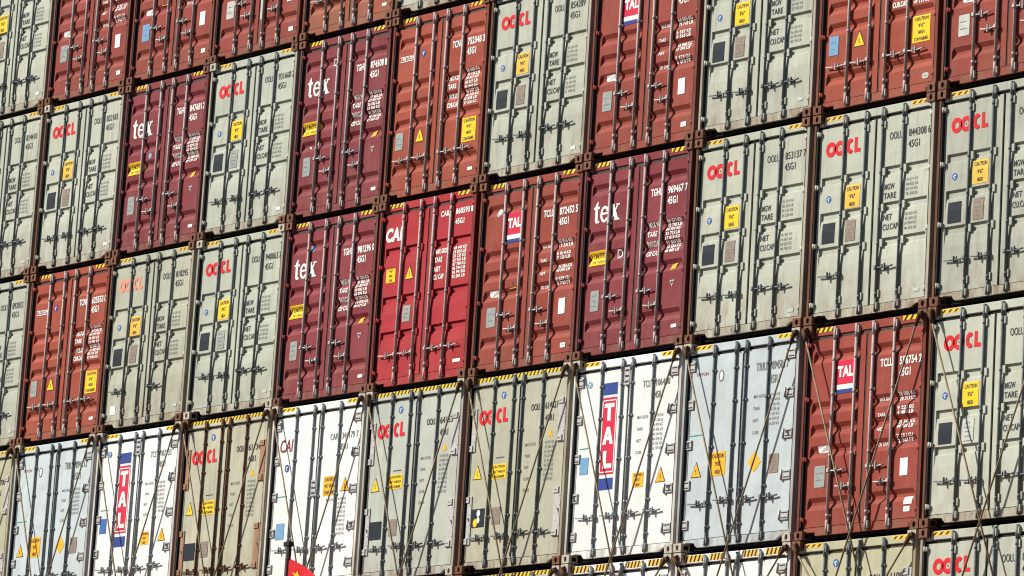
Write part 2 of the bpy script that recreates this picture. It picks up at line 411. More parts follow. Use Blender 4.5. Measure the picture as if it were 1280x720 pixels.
def long_plate(side, z0, z1):
    def fn():
        mb = MB(); s = side; x0, x1 = (-1.20, -1.00) if s < 0 else (.93, 1.10)
        mb.box(x0+(.09 if s < 0 else 0), x1, .060, DY-.0012, z0, z1, 0, .004)
        for z in (z0+.05, z1-.05): mb.box(x0, x1-.05, .045, .0615, z-.045, z+.045, 0, .005); mb.box(x0+.02, x1-.09, .0435, .0462, z-.005, z+.005, 1)
        zc = (z0+z1)/2
        if z0 < 1: mb.poly([(x1-.09,.0585,zc+.05),(x1-.03,.0585,zc+.03),(x1-.03,.0585,zc-.04),(x1-.06,.0585,zc)], 1)
        for k in range(4): mb.box(x1-.03, x1-.018, .0575, .0605, z0+.14+k*(z1-z0-.28)/3, z0+.155+k*(z1-z0-.28)/3, 1)
        return mb
    return cached(('lp', side, z0, z1), fn, 'hinge_plate', 2)
def hazard(x0, x1, pale, zc=2.826, h=.060, n=None, light=False):
    def fn():
        mb = MB(); y = .0645; z0, z1 = zc-h/2, zc+h/2; n_ = n or max(3, round((x1-x0)/.105)); p = (x1-x0)/n_
        mb.box(x0, x1, y, .0662, z0, z1, 0)
        for k in range(n_):
            a = x0+p*(k+.12); w = p*(.40 if not pale else .34); q0, q1 = (z0, z1) if not pale else (z0+h*.16, z1-h*.2)
            sk = p*.42
            mb.poly([(a, y-.0015, q0), (a+w, y-.0015, q0), (min(a+w+sk, x1), y-.0015, q1), (a+sk, y-.0015, q1)], 1)
        return mb
    return cached(('haz', x0, x1, pale, zc, h, n), fn, 'hazard_stripe', 2, fx=False)

# ------------------------------------------------------------------ mark layouts
R = lambda: rnd.random()
def num(n=4): return ' '.join(''.join(rnd.choice('0123456789') for _ in range(k)) for k in ((2, 3) if n == 5 else (1, 3)))
def idblock(D, pre, numb, chk, code, z, m, h=.106, x=.285, x2=.66, z2=None):
    bd = .03 if m is M_WHITE else .004
    D.text(pre, x, z-.0, h, m, w=.25, bold=bd); D.text(numb, x2, z, h, m, w=.34, bold=bd)
    if chk: D.text(chk, 1.035, z, h, m, w=.05, bold=bd)
    D.text(code, x2, z-.155 if z2 is None else z2, h, m, w=.22, bold=bd)
def rows_white(D, z0, rows, m, x=.655, step=.062, h=.048):
    for k, r in enumerate(rows):
        if r: D.text(r[0], x, z0-k*step, h, m, w=.20, bold=.035); D.text(r[1], x+.225, z0-k*step, h, m, w=.09, bold=.035)
def caution(P, x0, z0, x1, z1, kind, lines, m=None, label=None):
    jx, jz = rnd.uniform(-.012, .012), rnd.uniform(-.02, .02); x0 += jx; x1 += jx; z0 += jz; z1 += jz
    D = Decal(kind); D.rect(x0, z0, x1, z1, m or M_YEL); n = len(lines); hh = (z1-z0)/n
    for k, t in enumerate(lines):
        w = (x1-x0)*(.80 if len(t) > 4 else .36); D.text(t, (x0+x1)/2-w/2, z1-hh*(k+.5)-hh*.27, hh*.54, M_INK, w=w, bold=.02, lift=.0065)
    D.done('caution_sticker', P, label)
def triangle(P, cx, z0, kind, w=.20, h=.19, m=None):
    D = Decal(kind); D.poly([(cx-w/2-.012, z0-.01), (cx+w/2+.012, z0-.01), (cx, z0+h+.02)], M_INK, .004)
    D.poly([(cx-w/2+.006, z0), (cx+w/2-.006, z0), (cx, z0+h-.004)], m or M_YEL, .006)
    D.poly([(cx-.012, z0+.035), (cx+.018, z0+.05), (cx-.002, z0+.075), (cx+.016, z0+.12), (cx-.02, z0+.08), (cx, z0+.062)], M_INK, .0075)
    D.done('warning_triangle', P)
def plate(P, x0, z0, x1, z1, kind, m, rd=0., lines=0, name='data_plate'):
    jx, jz = rnd.uniform(-.012, .012), rnd.uniform(-.015, .015); x0 += jx; x1 += jx; z0 += jz; z1 += jz
    D = Decal(kind); D.rect(x0, z0, x1, z1, m, .006, rd)
    for k in range(lines):
        zz = z1-(k+1)*(z1-z0)/(lines+1); D.rect(x0+.03, zz-.006, x1-.03-.05*R(), zz+.006, M_GREYINK, .0075)
    return D.done(name, P)
def emblem(D, x, z, r, m=None, m2=None):
    D.disc(x, z, r, r, m or M_BLUE); m2 = m2 or M_WHITE
    D.poly([(x-r*.5, z-r*.1), (x+r*.5, z+r*.25), (x+r*.45, z+r*.5), (x-r*.5, z+r*.2)], m2, .006)
    D.poly([(x-r*.15, z-r*.65), (x+r*.15, z-r*.65), (x+r*.15, z-r*.15), (x-r*.15, z-r*.15)], m2, .006)
def oocl_logo(P, x0, z0, x1, z1, kind, m):
    D = Decal(kind); w = x1-x0; h = z1-z0; q = .0015
    r = w*.148
    for cx in (x0+r, x0+w*.255+r):
        for p in arc(cx, z0+h*.47, r, h*.5, 0, 360, w*.085, 20): D.poly(p, m, .005)
    for p in arc(x0+w*.595+w*.11, z0+h*.48, w*.11, h*.5, 48, 312, w*.08, 16): D.poly(p, m, .0065)
    lx = x0+w*.825
    D.poly([(lx, z0), (lx+w*.08, z0), (lx+w*.08, z1), (lx, z1)], m); D.poly([(lx+w*.08, z0), (x1, z0), (x1, z0+h*.25), (lx+w*.08, z0+h*.25)], m)
    D.disc(x0+w*.255+r, z0+h*.47, w*.018, h*.06, m)
    D.done('logo_lettering', P, 'faded orange red logo letters' if m is M_FRED else None)

def marks_oocl(C, L, Rr, a):
    k = 'B'; m = M_FRED if a.get('faded') else M_RED
    lx = a.get('lx', -1.0); oocl_logo(L, lx, 2.30, lx+.70, 2.51, k, m)
    D = Decal(k); emblem(D, -.90, 1.71, .05); D.done('round_emblem', L)
    caution(L, -.57, 1.55, -.27, 1.87, k, ['CAUTION', "9'6\"", 'HIGH'], M_OYEL if a.get('faded') or R() < .25 else M_YEL)
    plate(L, -1.01, 1.09, -.76, 1.37, k, M_SLATE, name='black_sticker')
    plate(L, -.53, 1.09, -.33, 1.38, k, a.get('pl', M_PLATE), lines=4)
    if a.get('ws'): plate(L, -.98, .27, -.83, .42, k, M_WHITE, name='white_sticker')
    D = Decal(k); idblock(D, 'OOLU', a.get('no', num(5)).replace(' ', ''), a.get('chk'), '45G1', 2.38, M_INK)
    D.text('MGW', .215, 1.70, .085, M_INK, w=.20); D.text('TARE', .215, 1.575, .085, M_INK, w=.24)
    D.text('NET', .215, 1.285, .085, M_INK, w=.17); D.text('CU.CAP', .215, 1.15, .085, M_INK, w=.30)
    for zz in (1.775, 1.31):
        for q in range(4):
            if 1.31-q*.065 < 1.06 and zz < 1.5: continue
            D.text(num(5)+(' KG' if q % 2 == 0 else ' LB'), .64, zz-q*.065, .042, M_GREYINK, w=.23, bold=.01)
    D.done('lettering', Rr)
    plate(Rr, .86, .25, .97, .30, k, M_PLATEL if R() < .6 else M_WHITE, name='inspection_sticker')
def marks_tex(C, L, Rr, a):
    k = 'A'; D = Decal(k); D.polys(tex_polys(), -1.0, 1.97, .27, .235, M_WHITE); D.done('logo_lettering', L)
    D = Decal(k)
    if a.get('d') == 'hi': D.text('D', -.36, 2.40, .12, M_WHITE, w=.09, bold=.02)
    elif a.get('d') == 'sky': D.rect(-.63, 2.37, -.52, 2.47, M_SKY)
    elif a.get('d') == 'lo': D.text('D', -.42, 1.41, .13, M_WHITE, w=.10, bold=.02)
    else: emblem(D, -.42, 1.62, .05, M_SKY)
    D.done('round_emblem', L)
    D = Decal(k); z = 1.45+a.get('cz', 0)   # yellow arrow-shaped sticker
    D.rect(-1.02, z-.10, -.62, z+.11, M_YEL, .008)
    D.poly([(-.6199, z-.09), (-.58, z-.03), (-.58, z+.02), (-.6199, z+.10)], M_YEL, .008)
    for q in (-1, 1): D.poly([(-1.0201, z), (-1.0201, z+q*.10), (-1.05, z+q*.10)], M_YEL, .008)
    D.text('CAUTION', -.98, z+.01, .07, M_INK, w=.33, bold=.005, lift=.0105); D.text("9'6\" HIGH", -.97, z-.07, .042, M_INK, w=.28, lift=.0105)
    D.done('caution_sticker', L)
    plate(L, -.97, .69, -.78, .99, k, M_PLATEG, .02, lines=3)
    if a.get('scr'):
        D = Decal(k); D.poly([(-.95,1.1),(-.85,1.18),(-.78,1.12),(-.9,1.16)], M_WHITE, .005); D.poly([(-.72,1.2),(-.66,1.16),(-.62,1.22),(-.68,1.19)], M_WHITE, .005); D.done('chalk_mark', L)
    D = Decal(k); idblock(D, 'TGHU', a['no'], a['chk'], '45G1', 2.215, M_WHITE)
    for t, z in (('MAX WT', 1.77), ('TARE', 1.63), ('PAYLOAD', 1.49), ('CU CAP', 1.35)): D.text(t, .25, z, .07, M_WHITE, w=.10+.028*len(t), bold=.045)
    rows_white(D, 1.80, [(num(5), 'KG') if q % 2 == 0 else (num(5), 'LB') for q in range(8)], M_WHITE, step=.062, h=.044)
    D.done('lettering', Rr)
    D = Decal(k); D.poly([(.79, 1.02+.08), (.90, 1.04+.08), (.92, 1.12+.08), (.81, 1.10+.08)], M_ORG, .005); D.done('orange_sticker', Rr)
    D = Decal(k); D.poly([(.80, .955), (.90, .955), (.85, .86)], M_PLATEL, .005); D.poly([(.82, .94), (.88, .94), (.85, .89)], M_INK, .007); D.done('small_triangle_sticker', Rr)
    plate(Rr, .88, .26, 1.0, .31, k, M_WHITE, .01, name='inspection_sticker')
def marks_tal(C, L, Rr, a):
    k = 'A'; x0, x1 = -.58, -.23
    D = Decal(k); D.rect(x0, 2.05, x1, 2.38, M_CRIM, .005); D.rect(x0, 1.985, x1, 2.0499, M_WHITE, .005); D.rect(x0, 1.93, x1, 1.9849, M_NAVY, .005)
    D.text('TAL', x0+.02, 2.16, .14, M_WHITE, w=.31, bold=.05, lift=.007); D.done('logo_panel', L)
    if a.get('disc'): D = Decal(k); D.disc(-.80, 2.42, .062, .062, M_PLATEL); emblem(D, -.80, 2.42, .048, M_SKY); D.done('round_emblem', L)
    if a.get('tri'): triangle(L, -.36, 1.24, k, m=M_ORG, w=.17, h=.17)
    plate(L, -.92, 1.15, -.69, 1.24, k, M_WHITE, .035, lines=1, name='oval_sticker')
    plate(L, -.95, .70, -.74, .99, k, a.get('pl', M_PLATEG), .02, lines=2)
    D = Decal(k); idblock(D, 'TCLU', a['no'], a['chk'], '45G1', 2.215, M_WHITE)
    for t, z in (('MAX GROSS', 1.76), ('TARE', 1.55), ('NET', 1.36), ('CU CAP', 1.16)): D.text(t, .27, z, .045, M_WHITE, w=.06+.022*len(t), bold=.03)
    rows_white(D, 1.80, [(num(5), 'KG'), (num(5), 'LB'), None, (num(4), 'KG'), (num(4), 'LB'), None, (num(5), 'KG'), (num(5), 'LB'), None, (num(4), 'CU'), (num(4), 'FT')], M_WHITE, step=.062)
    D.done('lettering', Rr)
    plate(Rr, .75, .73, .90, .96, k, M_WHITE, name='white_sticker')
    if a.get('big_st'): plate(Rr, .035, .56, .15, .90, k, M_PLATEL, .01, name='pale_sticker')
    if a.get('lab2'): plate(Rr, .84, .36, 1.0, .46, k, M_WHITE, name='white_label')
    plate(Rr, .86, .24, .98, .31, k, M_WHITE, .01, lines=1, name='inspection_sticker')
def marks_tri(C, L, Rr, a):
    k = 'A'
    D = Decal(k); D.text('TRITON', -1.03, 2.20, .062, M_WHITE, w=.33, bold=.03); D.rect(-1.03, 2.175, -.70, 2.187, M_WHITE, .005); D.done('logo_lettering', L)
    D = Decal(k); emblem(D, -.45, 2.25, .055, M_NAVY); D.done('round_emblem', L)
    triangle(L, -.41, .87, k, w=.21, h=.20)
    plate(L, -1.02, .80, -.83, 1.07, k, a.get('pl', M_SKY if a.get('blue') else M_PLATEG), lines=2)
    D = Decal(k); idblock(D, a.get('pre', 'TCNU'), a['no'], a['chk'], '45G1', 2.215, M_WHITE)
    for t, z in (('MAX GR', 1.71), ('TARE', 1.58), ('PAYLOAD', 1.43), ('CUB.CAP.', 1.29)): D.text(t, .24, z, .072, M_WHITE, w=.10+.025*len(t), bold=.04)
    rows_white(D, 1.80, [(num(5), 'KG') if q % 2 == 0 else (num(5), 'LB') for q in range(9)], M_WHITE, step=.064, h=.044)
    D.done('lettering', Rr)
    caution(Rr, .66, .72, 1.0, 1.09, k, ['CAUTION', "9'6\"", 'HIGH', 'CONTAINER'])
    if a.get('oval'): plate(Rr, .87, .23, 1.0, .31, k, M_PLATEL, .038, lines=1, name='oval_sticker')
    else: plate(Rr, .86, .26, .98, .31, k, M_WHITE, .01, name='inspection_sticker')
def marks_cai(C, L, Rr, a):
    k = 'D'
    D = Decal(k); D.text('CAI', -1.08, 2.29, .20, M_WHITE, w=.42, bold=.05, shear=.12); D.done('logo_lettering', L)
    caution(L, -1.0, 1.63, -.77, 1.84, k, ["9'6\"", 'HIGH', 'CUBE']); triangle(L, -.42, 1.66, k)
    plate(L, -.54, .99, -.35, 1.24, k, M_PLATEG, lines=3)
    D = Decal(k); idblock(D, 'CAIU', '868593', '1', '45G1', 2.52, M_WHITE, h=.085)
    for t, z in (('MAX GROSS', 1.96), ('TARE', 1.83), ('NET', 1.69), ('CU CAP', 1.57)): D.text(t, .20, z, .075, M_WHITE, w=.07+.03*len(t), bold=.035)
    rows_white(D, 1.98, [(num(5), 'KG') if q % 2 == 0 else (num(5), 'LB') for q in range(8)], M_WHITE, step=.062, h=.047, x=.66)
    D.done('lettering', Rr)
    plate(Rr, .82, .26, 1.0, .31, k, M_WHITE, name='inspection_sticker')
def common_reefer_text(D, x, x2, z, n=8, step=.066, words=('MAX GROSS', 'TARE', 'NET', 'CUBE')):
    for i, t in enumerate(words): D.text(t, x, z-i*.165, .045, M_GREYINK, w=.04+.022*len(t), bold=.01)
    for q in range(n): D.text(num(5)+(' KG' if q % 2 == 0 else ' LB'), x2, z-q*step, .044, M_GREYINK, w=.21, bold=.01)
def marks_talv(C, L, Rr, a):
    k = 'C'; x0, x1 = -.565, -.255
    D = Decal(k); D.rect(x0, 2.355, x1, 2.525, M_NAVY); D.rect(x0, 1.22, x1, 2.315, M_CRIM); D.rect(x0, 1.0, x1, 1.165, M_NAVY)
    D.rect(x0+.01, 2.265, x1-.01, 2.28, M_WHITE, .006); D.rect(x0+.01, 1.245, x1-.01, 1.26, M_WHITE, .006)
    for e in (x0-.006, x1-.012): D.rect(e, 1.26, e+.018, 2.265, M_WHITE, .0062)
    cx = (x0+x1)/2; h = .25
    z = 1.98; D.poly([(cx-.11, z+h-.06), (cx+.11, z+h-.06), (cx+.11, z+h), (cx-.11, z+h)], M_WHITE, .007); D.poly([(cx-.037, z), (cx+.037, z), (cx+.037, z+h-.06), (cx-.037, z+h-.06)], M_WHITE, .007)
    z = 1.645; D.poly([(cx-.12, z), (cx-.045, z), (cx+.02, z+h), (cx-.035, z+h)], M_WHITE, .007); D.poly([(cx+.045, z), (cx+.12, z), (cx+.035, z+h), (cx-.02, z+h)], M_WHITE, .0072); D.poly([(cx-.06, z+.06), (cx+.06, z+.06), (cx+.045, z+.11), (cx-.045, z+.11)], M_WHITE, .0074)
    z = 1.305; D.poly([(cx-.09, z), (cx-.015, z), (cx-.015, z+h), (cx-.09, z+h)], M_WHITE, .007); D.poly([(cx-.015, z), (cx+.11, z), (cx+.11, z+.065), (cx-.015, z+.065)], M_WHITE, .007)
    D.done('logo_panel', L)
    plate(L, -1.02, 1.26, -.83, 1.50, k, a.get('lb', M_SKY), name='blue_sticker')
    D = Decal(k); emblem(D, -.88, 2.53, .05, M_SKY if a.get('lb') is None else M_BLUE); D.done('round_emblem', L)
    D = Decal(k); D.rect(-1.04, 1.615, -.80, 1.63, M_TEAL); D.done('green_mark', L)
    D = Decal(k); D.text('TCLU', .31, 2.39, .10, M_GREYINK, w=.22); D.text(a['no'], .60, 2.39, .10, M_GREYINK, w=.30); D.text('45R1', .58, 2.22, .10, M_GREYINK, w=.17)
    common_reefer_text(D, .22, .58, 1.95); D.done('lettering', Rr)
    caution(Rr, .19, .99, .43, 1.20, k, ['CAUTION', "9'6\"", 'HIGH'], M_ORG); triangle(Rr, .80, 1.03, k, m=M_ORG)
def marks_triu(C, L, Rr, a):
    k = 'C'
    D = Decal(k); D.text('TRITON', -1.0, 2.43, .05, M_DKRED, w=.26, bold=.0); D.done('logo_lettering', L)
    D = Decal(k); 
    for p in arc(-.46, 2.40, .055, .085, 0, 360, .02, 16): D.poly(p, M_GREYINK)
    D.disc(-.46, 2.40, .032, .062, M_WHITE); D.done('round_emblem', L)
    D = Decal(k); D.rect(-1.10, 1.60, -.78, 1.613, M_TEAL); D.done('green_mark', L)
    caution(L, -.60, 1.0, -.29, 1.33, k, ['CAUTION', "9'6\"", 'HIGH'], M_ORG); triangle(L, -.90, 1.03, k, m=M_ORG)
    D = Decal(k); D.text('TRIU', .27, 2.39, .12, M_GREYINK, w=.22); D.text(a['no'], .60, 2.39, .12, M_GREYINK, w=.34); D.text('45R1', .55, 2.20, .12, M_GREYINK, w=.22)
    common_reefer_text(D, .25, .58, 2.02, 7); D.done('lettering', Rr)
    D = Decal(k); D.poly([(.18, 1.14), (.32, 1.0), (.46, 1.14), (.32, 1.29)], M_ORG); D.done('diamond_sticker', Rr)
    plate(Rr, .62, .98, .82, 1.24, k, M_PLATE, lines=4)
def marks_ooclr(C, L, Rr, a):
    k = 'C'; oocl_logo(L, -.96, 2.17, -.27, 2.39, k, M_RED)
    D = Decal(k); emblem(D, -.40, 2.57, .055); D.done('round_emblem', L)
    D = Decal(k); D.rect(-.50, 1.65, -.30, 1.662, M_INK); D.done('black_mark', L)
    caution(L, -.60, 1.36, -.24, 1.58, k, ['CAUTION', "9'6\" HIGH", 'CONTAINER']); triangle(L, -.92, 1.38, k)
    plate(L, -.99, .66, -.70, .93, k, M_SLATE, name='black_sticker')
    if a.get('dots'): D = Decal(k); D.disc(-.83, .87, .04, .05, M_WHITE, .009); D.disc(-.90, .73, .05, .06, M_YEL, .009); D.disc(-.83, .77, .035, .045, M_WHITE, .009); D.done('dot_stickers', L)
    plate(L, -.52, .67, -.32, .92, k, M_PLATE, lines=4)
    D = Decal(k); D.text('OOLU', .27, 2.28, .10, M_INK, w=.24); D.text(a['no'], .60, 2.28, .10, M_INK, w=.38); D.text('45R1', .61, 2.10, .10, M_INK, w=.20)
    common_reefer_text(D, .18, .64, 1.77, 9, words=('MAX GROSS', 'TARE', 'NET', 'CUBE', 'GROSS')); D.done('lettering', Rr)
    D = Decal(k); D.poly([(.70, 1.87), (.80, 1.87), (.77, 1.96), (.73, 1.96)], M_ORG); D.done('orange_sticker', Rr)
def marks_caiw(C, L, Rr, a):
    k = 'C'
    D = Decal(k); D.text('CAI', -1.02, 2.17, .20, M_DKRED, w=.34, bold=.01, shear=.12); D.done('logo_lettering', L)
    D = Decal(k); emblem(D, -.80, 1.91, .06, M_NAVY); D.done('round_emblem', L)
    D = Decal(k); D.rect(-1.05, 1.47, -.75, 1.485, M_TEAL); D.done('green_mark', L)
    plate(L, -.99, .82, -.77, 1.07, k, M_SKY, name='blue_sticker')
    D = Decal(k); D.text('CAIU', .30, 2.26, .10, M_GREYINK, w=.22); D.text('344179 7', .60, 2.26, .10, M_GREYINK, w=.42); D.text('45R1', .56, 2.09, .10, M_GREYINK, w=.2)
    common_reefer_text(D, .30, .60, 1.32, 9, words=('MAX GROSS',)); D.done('lettering', Rr)
    caution(Rr, .20, 1.42, .54, 1.72, k, ['CAUTION', "9'6\" HIGH", 'CONTAINER'], M_ORG); triangle(Rr, .76, 1.46, k, m=M_ORG)
MARKS = dict(oocl=marks_oocl, tex=marks_tex, tal=marks_tal, tri=marks_tri, cai=marks_cai, talv=marks_talv, triu=marks_triu, ooclr=marks_ooclr, caiw=marks_caiw)
KIND = dict(oocl='B', tex='A', tal='A', tri='A', cai='D', talv='C', triu='C', ooclr='C', caiw='C')
BASE = dict(oocl=(.415,.430,.358), tex=(.195,.024,.033), tal=(.255,.040,.026), tri=(.30,.050,.026), cai=(.38,.020,.029), talv=(.72,.74,.72), triu=(.46,.52,.535), ooclr=(.40,.412,.348), caiw=(.74,.75,.72))
CREST = (.40,.36,.27)

def container(c, r, typ, label, group, **a):
    k = KIND[typ]; seed = (c*13.7+r*5.1) % 97
    e = bpy.data.objects.new('shipping_container', None); COL.objects.link(e); e.empty_display_size = .3
    e.location = ((c+.5)*PW+rnd.uniform(-.010, .010), rnd.uniform(-.015, .015), -r*PH)
    e['label'] = label; e['category'] = 'shipping container'; e['group'] = group
    col = list(BASE[typ]); j = rnd.uniform(.93, 1.07); t = a.get('tint', (1,1,1)); col = [min(.86, q*j*w) for q, w in zip(col, t)]
    rust, dirt = a.get('rust', .20), a.get('dirt', .36)
    if typ in ('oocl', 'tal', 'tri', 'tex'): rust += .07; dirt += .07
    pale = typ in ('oocl', 'ooclr', 'triu', 'talv', 'caiw')
    P = paint('door_paint', col, seed, rust, dirt, fade=.09 if pale else .14)
    fcol = [q*.5+w*.5 for q, w in zip(col, CREST)] if typ == 'oocl' else col
    PF = paint('frame_paint', fcol, seed+50, min(1.0, rust+(.35 if pale else .25)), min(1, dirt+.35), fade=.12)
    cp = a.get('cleanpost') or typ in ('talv', 'triu', 'caiw')
    PP = paint('post_paint', (tuple(q*.8 for q in col) if cp else (.11,.04,.018) if pale else tuple(q*.5 for q in col)), seed+70, .75 if not cp else .55, .6)
    cast_m = M_CASTPALE if typ in ('talv', 'triu', 'caiw') or a.get('palecast') else M_CASTRUST
    PR = paint('right_post_paint', tuple(q*.72+w*.28 for q, w in zip(col, (.24,.11,.07))), seed+90, .7, .8) if pale else PP
    if typ == 'oocl' and R() < .3: PP = PR
    link('body', body(), [PF, M_UNDERSHADE], e)
    for s in (-1, 1):
        link('corner_post', post(s), [PP if s < 0 else PR], e)
        for tp in (False, True): link('corner_casting', casting(s, tp), [cast_m if not (pale and tp and R() < .3) else M_CASTPALE, M_HOLE_SHADE], e)
    link('door_sill', sill('A' if k == 'A' or k == 'D' else 'B'), [PF], e)
    hd = link('door_header', header(), [P], e)
    link('door_gasket', gasket(k), [M_GASK_SHADE if pale and typ != 'ooclr' else M_GASKG, M_GASK_SHADE], e)
    ypal = M_YEL if not pale or typ in ('talv', 'caiw', 'triu') else M_OYEL
    if a.get('full'): link('hazard_stripe', hazard(-1.05, 1.05, False, 2.830, .056, 24), [M_YEL, M_BLACK], hd)
    elif a.get('big'):
        for x0, x1 in ((-1.05, -.62), (-.52, -.16), (.18, .55), (.64, 1.05)): link('hazard_stripe', hazard(x0, x1, False, 2.81, .09, 5), [M_OYEL, M_BLACK], hd)
    else:
        link('hazard_stripe', hazard(-1.03, -.68 if pale else -.64, pale), [ypal, M_BLACK], hd); link('hazard_stripe', hazard(.70, 1.04, pale), [ypal, M_BLACK], hd)
    # doors, hinges
    DL = link('door', door_mesh(k, -1), [P], e); DR = link('door', door_mesh(k, 1), [P], e)
    hm = paint('hinge_paint', tuple(min(.85, q*1.08) for q in col), seed+20, rust*.8, dirt*.6)
    for s, D in ((-1, DL), (1, DR)):
        if k != 'C':
            for z in (2.63, 1.89, 1.08, .27): link('hinge', hinge(s, z), [hm], D)
        elif typ == 'ooclr':
            pm = paint('plate_paint', (.34,.18,.105), seed+30, .6, .6) if a.get('rusty') else M_ZINC
            for z0, z1 in ((1.78, 2.42), (.42, 1.13)): link('hinge_plate', long_plate(s, z0, z1), [pm, M_INK], D)
        else:
            for i, z in enumerate((2.57, 2.04, 1.48, .92, .37)): link('hinge_plate', plate_hinge(s, z, i == (2 if typ == 'triu' else 3)), [M_ZINC, M_INK], D)
    # rods
    xs = (-.615, -.185, .155, .572) if k != 'C' else (-.61, -.15, .065, .54)
    rm = {'A': M_RODG, 'D': M_RODG, 'B': M_RODD, 'C': M_RODD}[k]
    if typ in ('talv', 'caiw'): rm = M_RODM
    if a.get('rusty'): rm = M_RODR
    hmz = M_ZINC if k in 'AD' else rm
    if typ in ('tex', 'tal'): hs = [(.90, 1, .30), (.68, -1, .30), (.90, 1, .30), (.68, -1, .30)]
    elif typ in ('tri', 'cai'): hs = [(.64 if typ == 'tri' else .56, -1, .42), (.64 if typ == 'tri' else .56, -1, .36), (.64 if typ == 'tri' else .57, 1, .36), (.64 if typ == 'tri' else .57, 1, .36)]
    else:
        z = .61 if typ != 'ooclr' else .51
        hs = [(z, -1, .40), (z, -1, .32), (z, 1, .32), (z, 1, .32)]
    dz = rnd.choice((-.04, -.02, 0, .02, .04))
    hs = [(z+dz+(rnd.choice((0, 0, .02)) if k in 'BC' else 0), d, L) for z, d, L in hs]
    for qi, (x, (z, d, L)) in enumerate(zip(xs, hs)):
        ro = link('locking_rod', rod(x, k), [rm, rm if k in 'AC' else P], e)
        if qi in a.get('gone', ()): continue
        link('handle', handle(x, z, d, L), [hmz, M_ZINC if k in 'AD' else rm], ro)
    if typ in ('talv', 'caiw'):   # centre latch box
        zc = 2.58 if typ == 'talv' else 1.55
        def lb():
            mb = MB(); mb.box(-.075, .055, .03, .0838, zc-.13, zc+.13, 0, .008)
            for q in (-.08, 0, .08): mb.box(-.05, .03, .024, .0302, zc+q-.012, zc+q+.012, 1)
            return mb
        link('latch_plate', cached(('latch', zc), lb, 'latch_plate', 2), [M_ZINC, M_INK], DR)
    if not a.get('blank'): MARKS[typ](e, DL, DR, a)
    return e

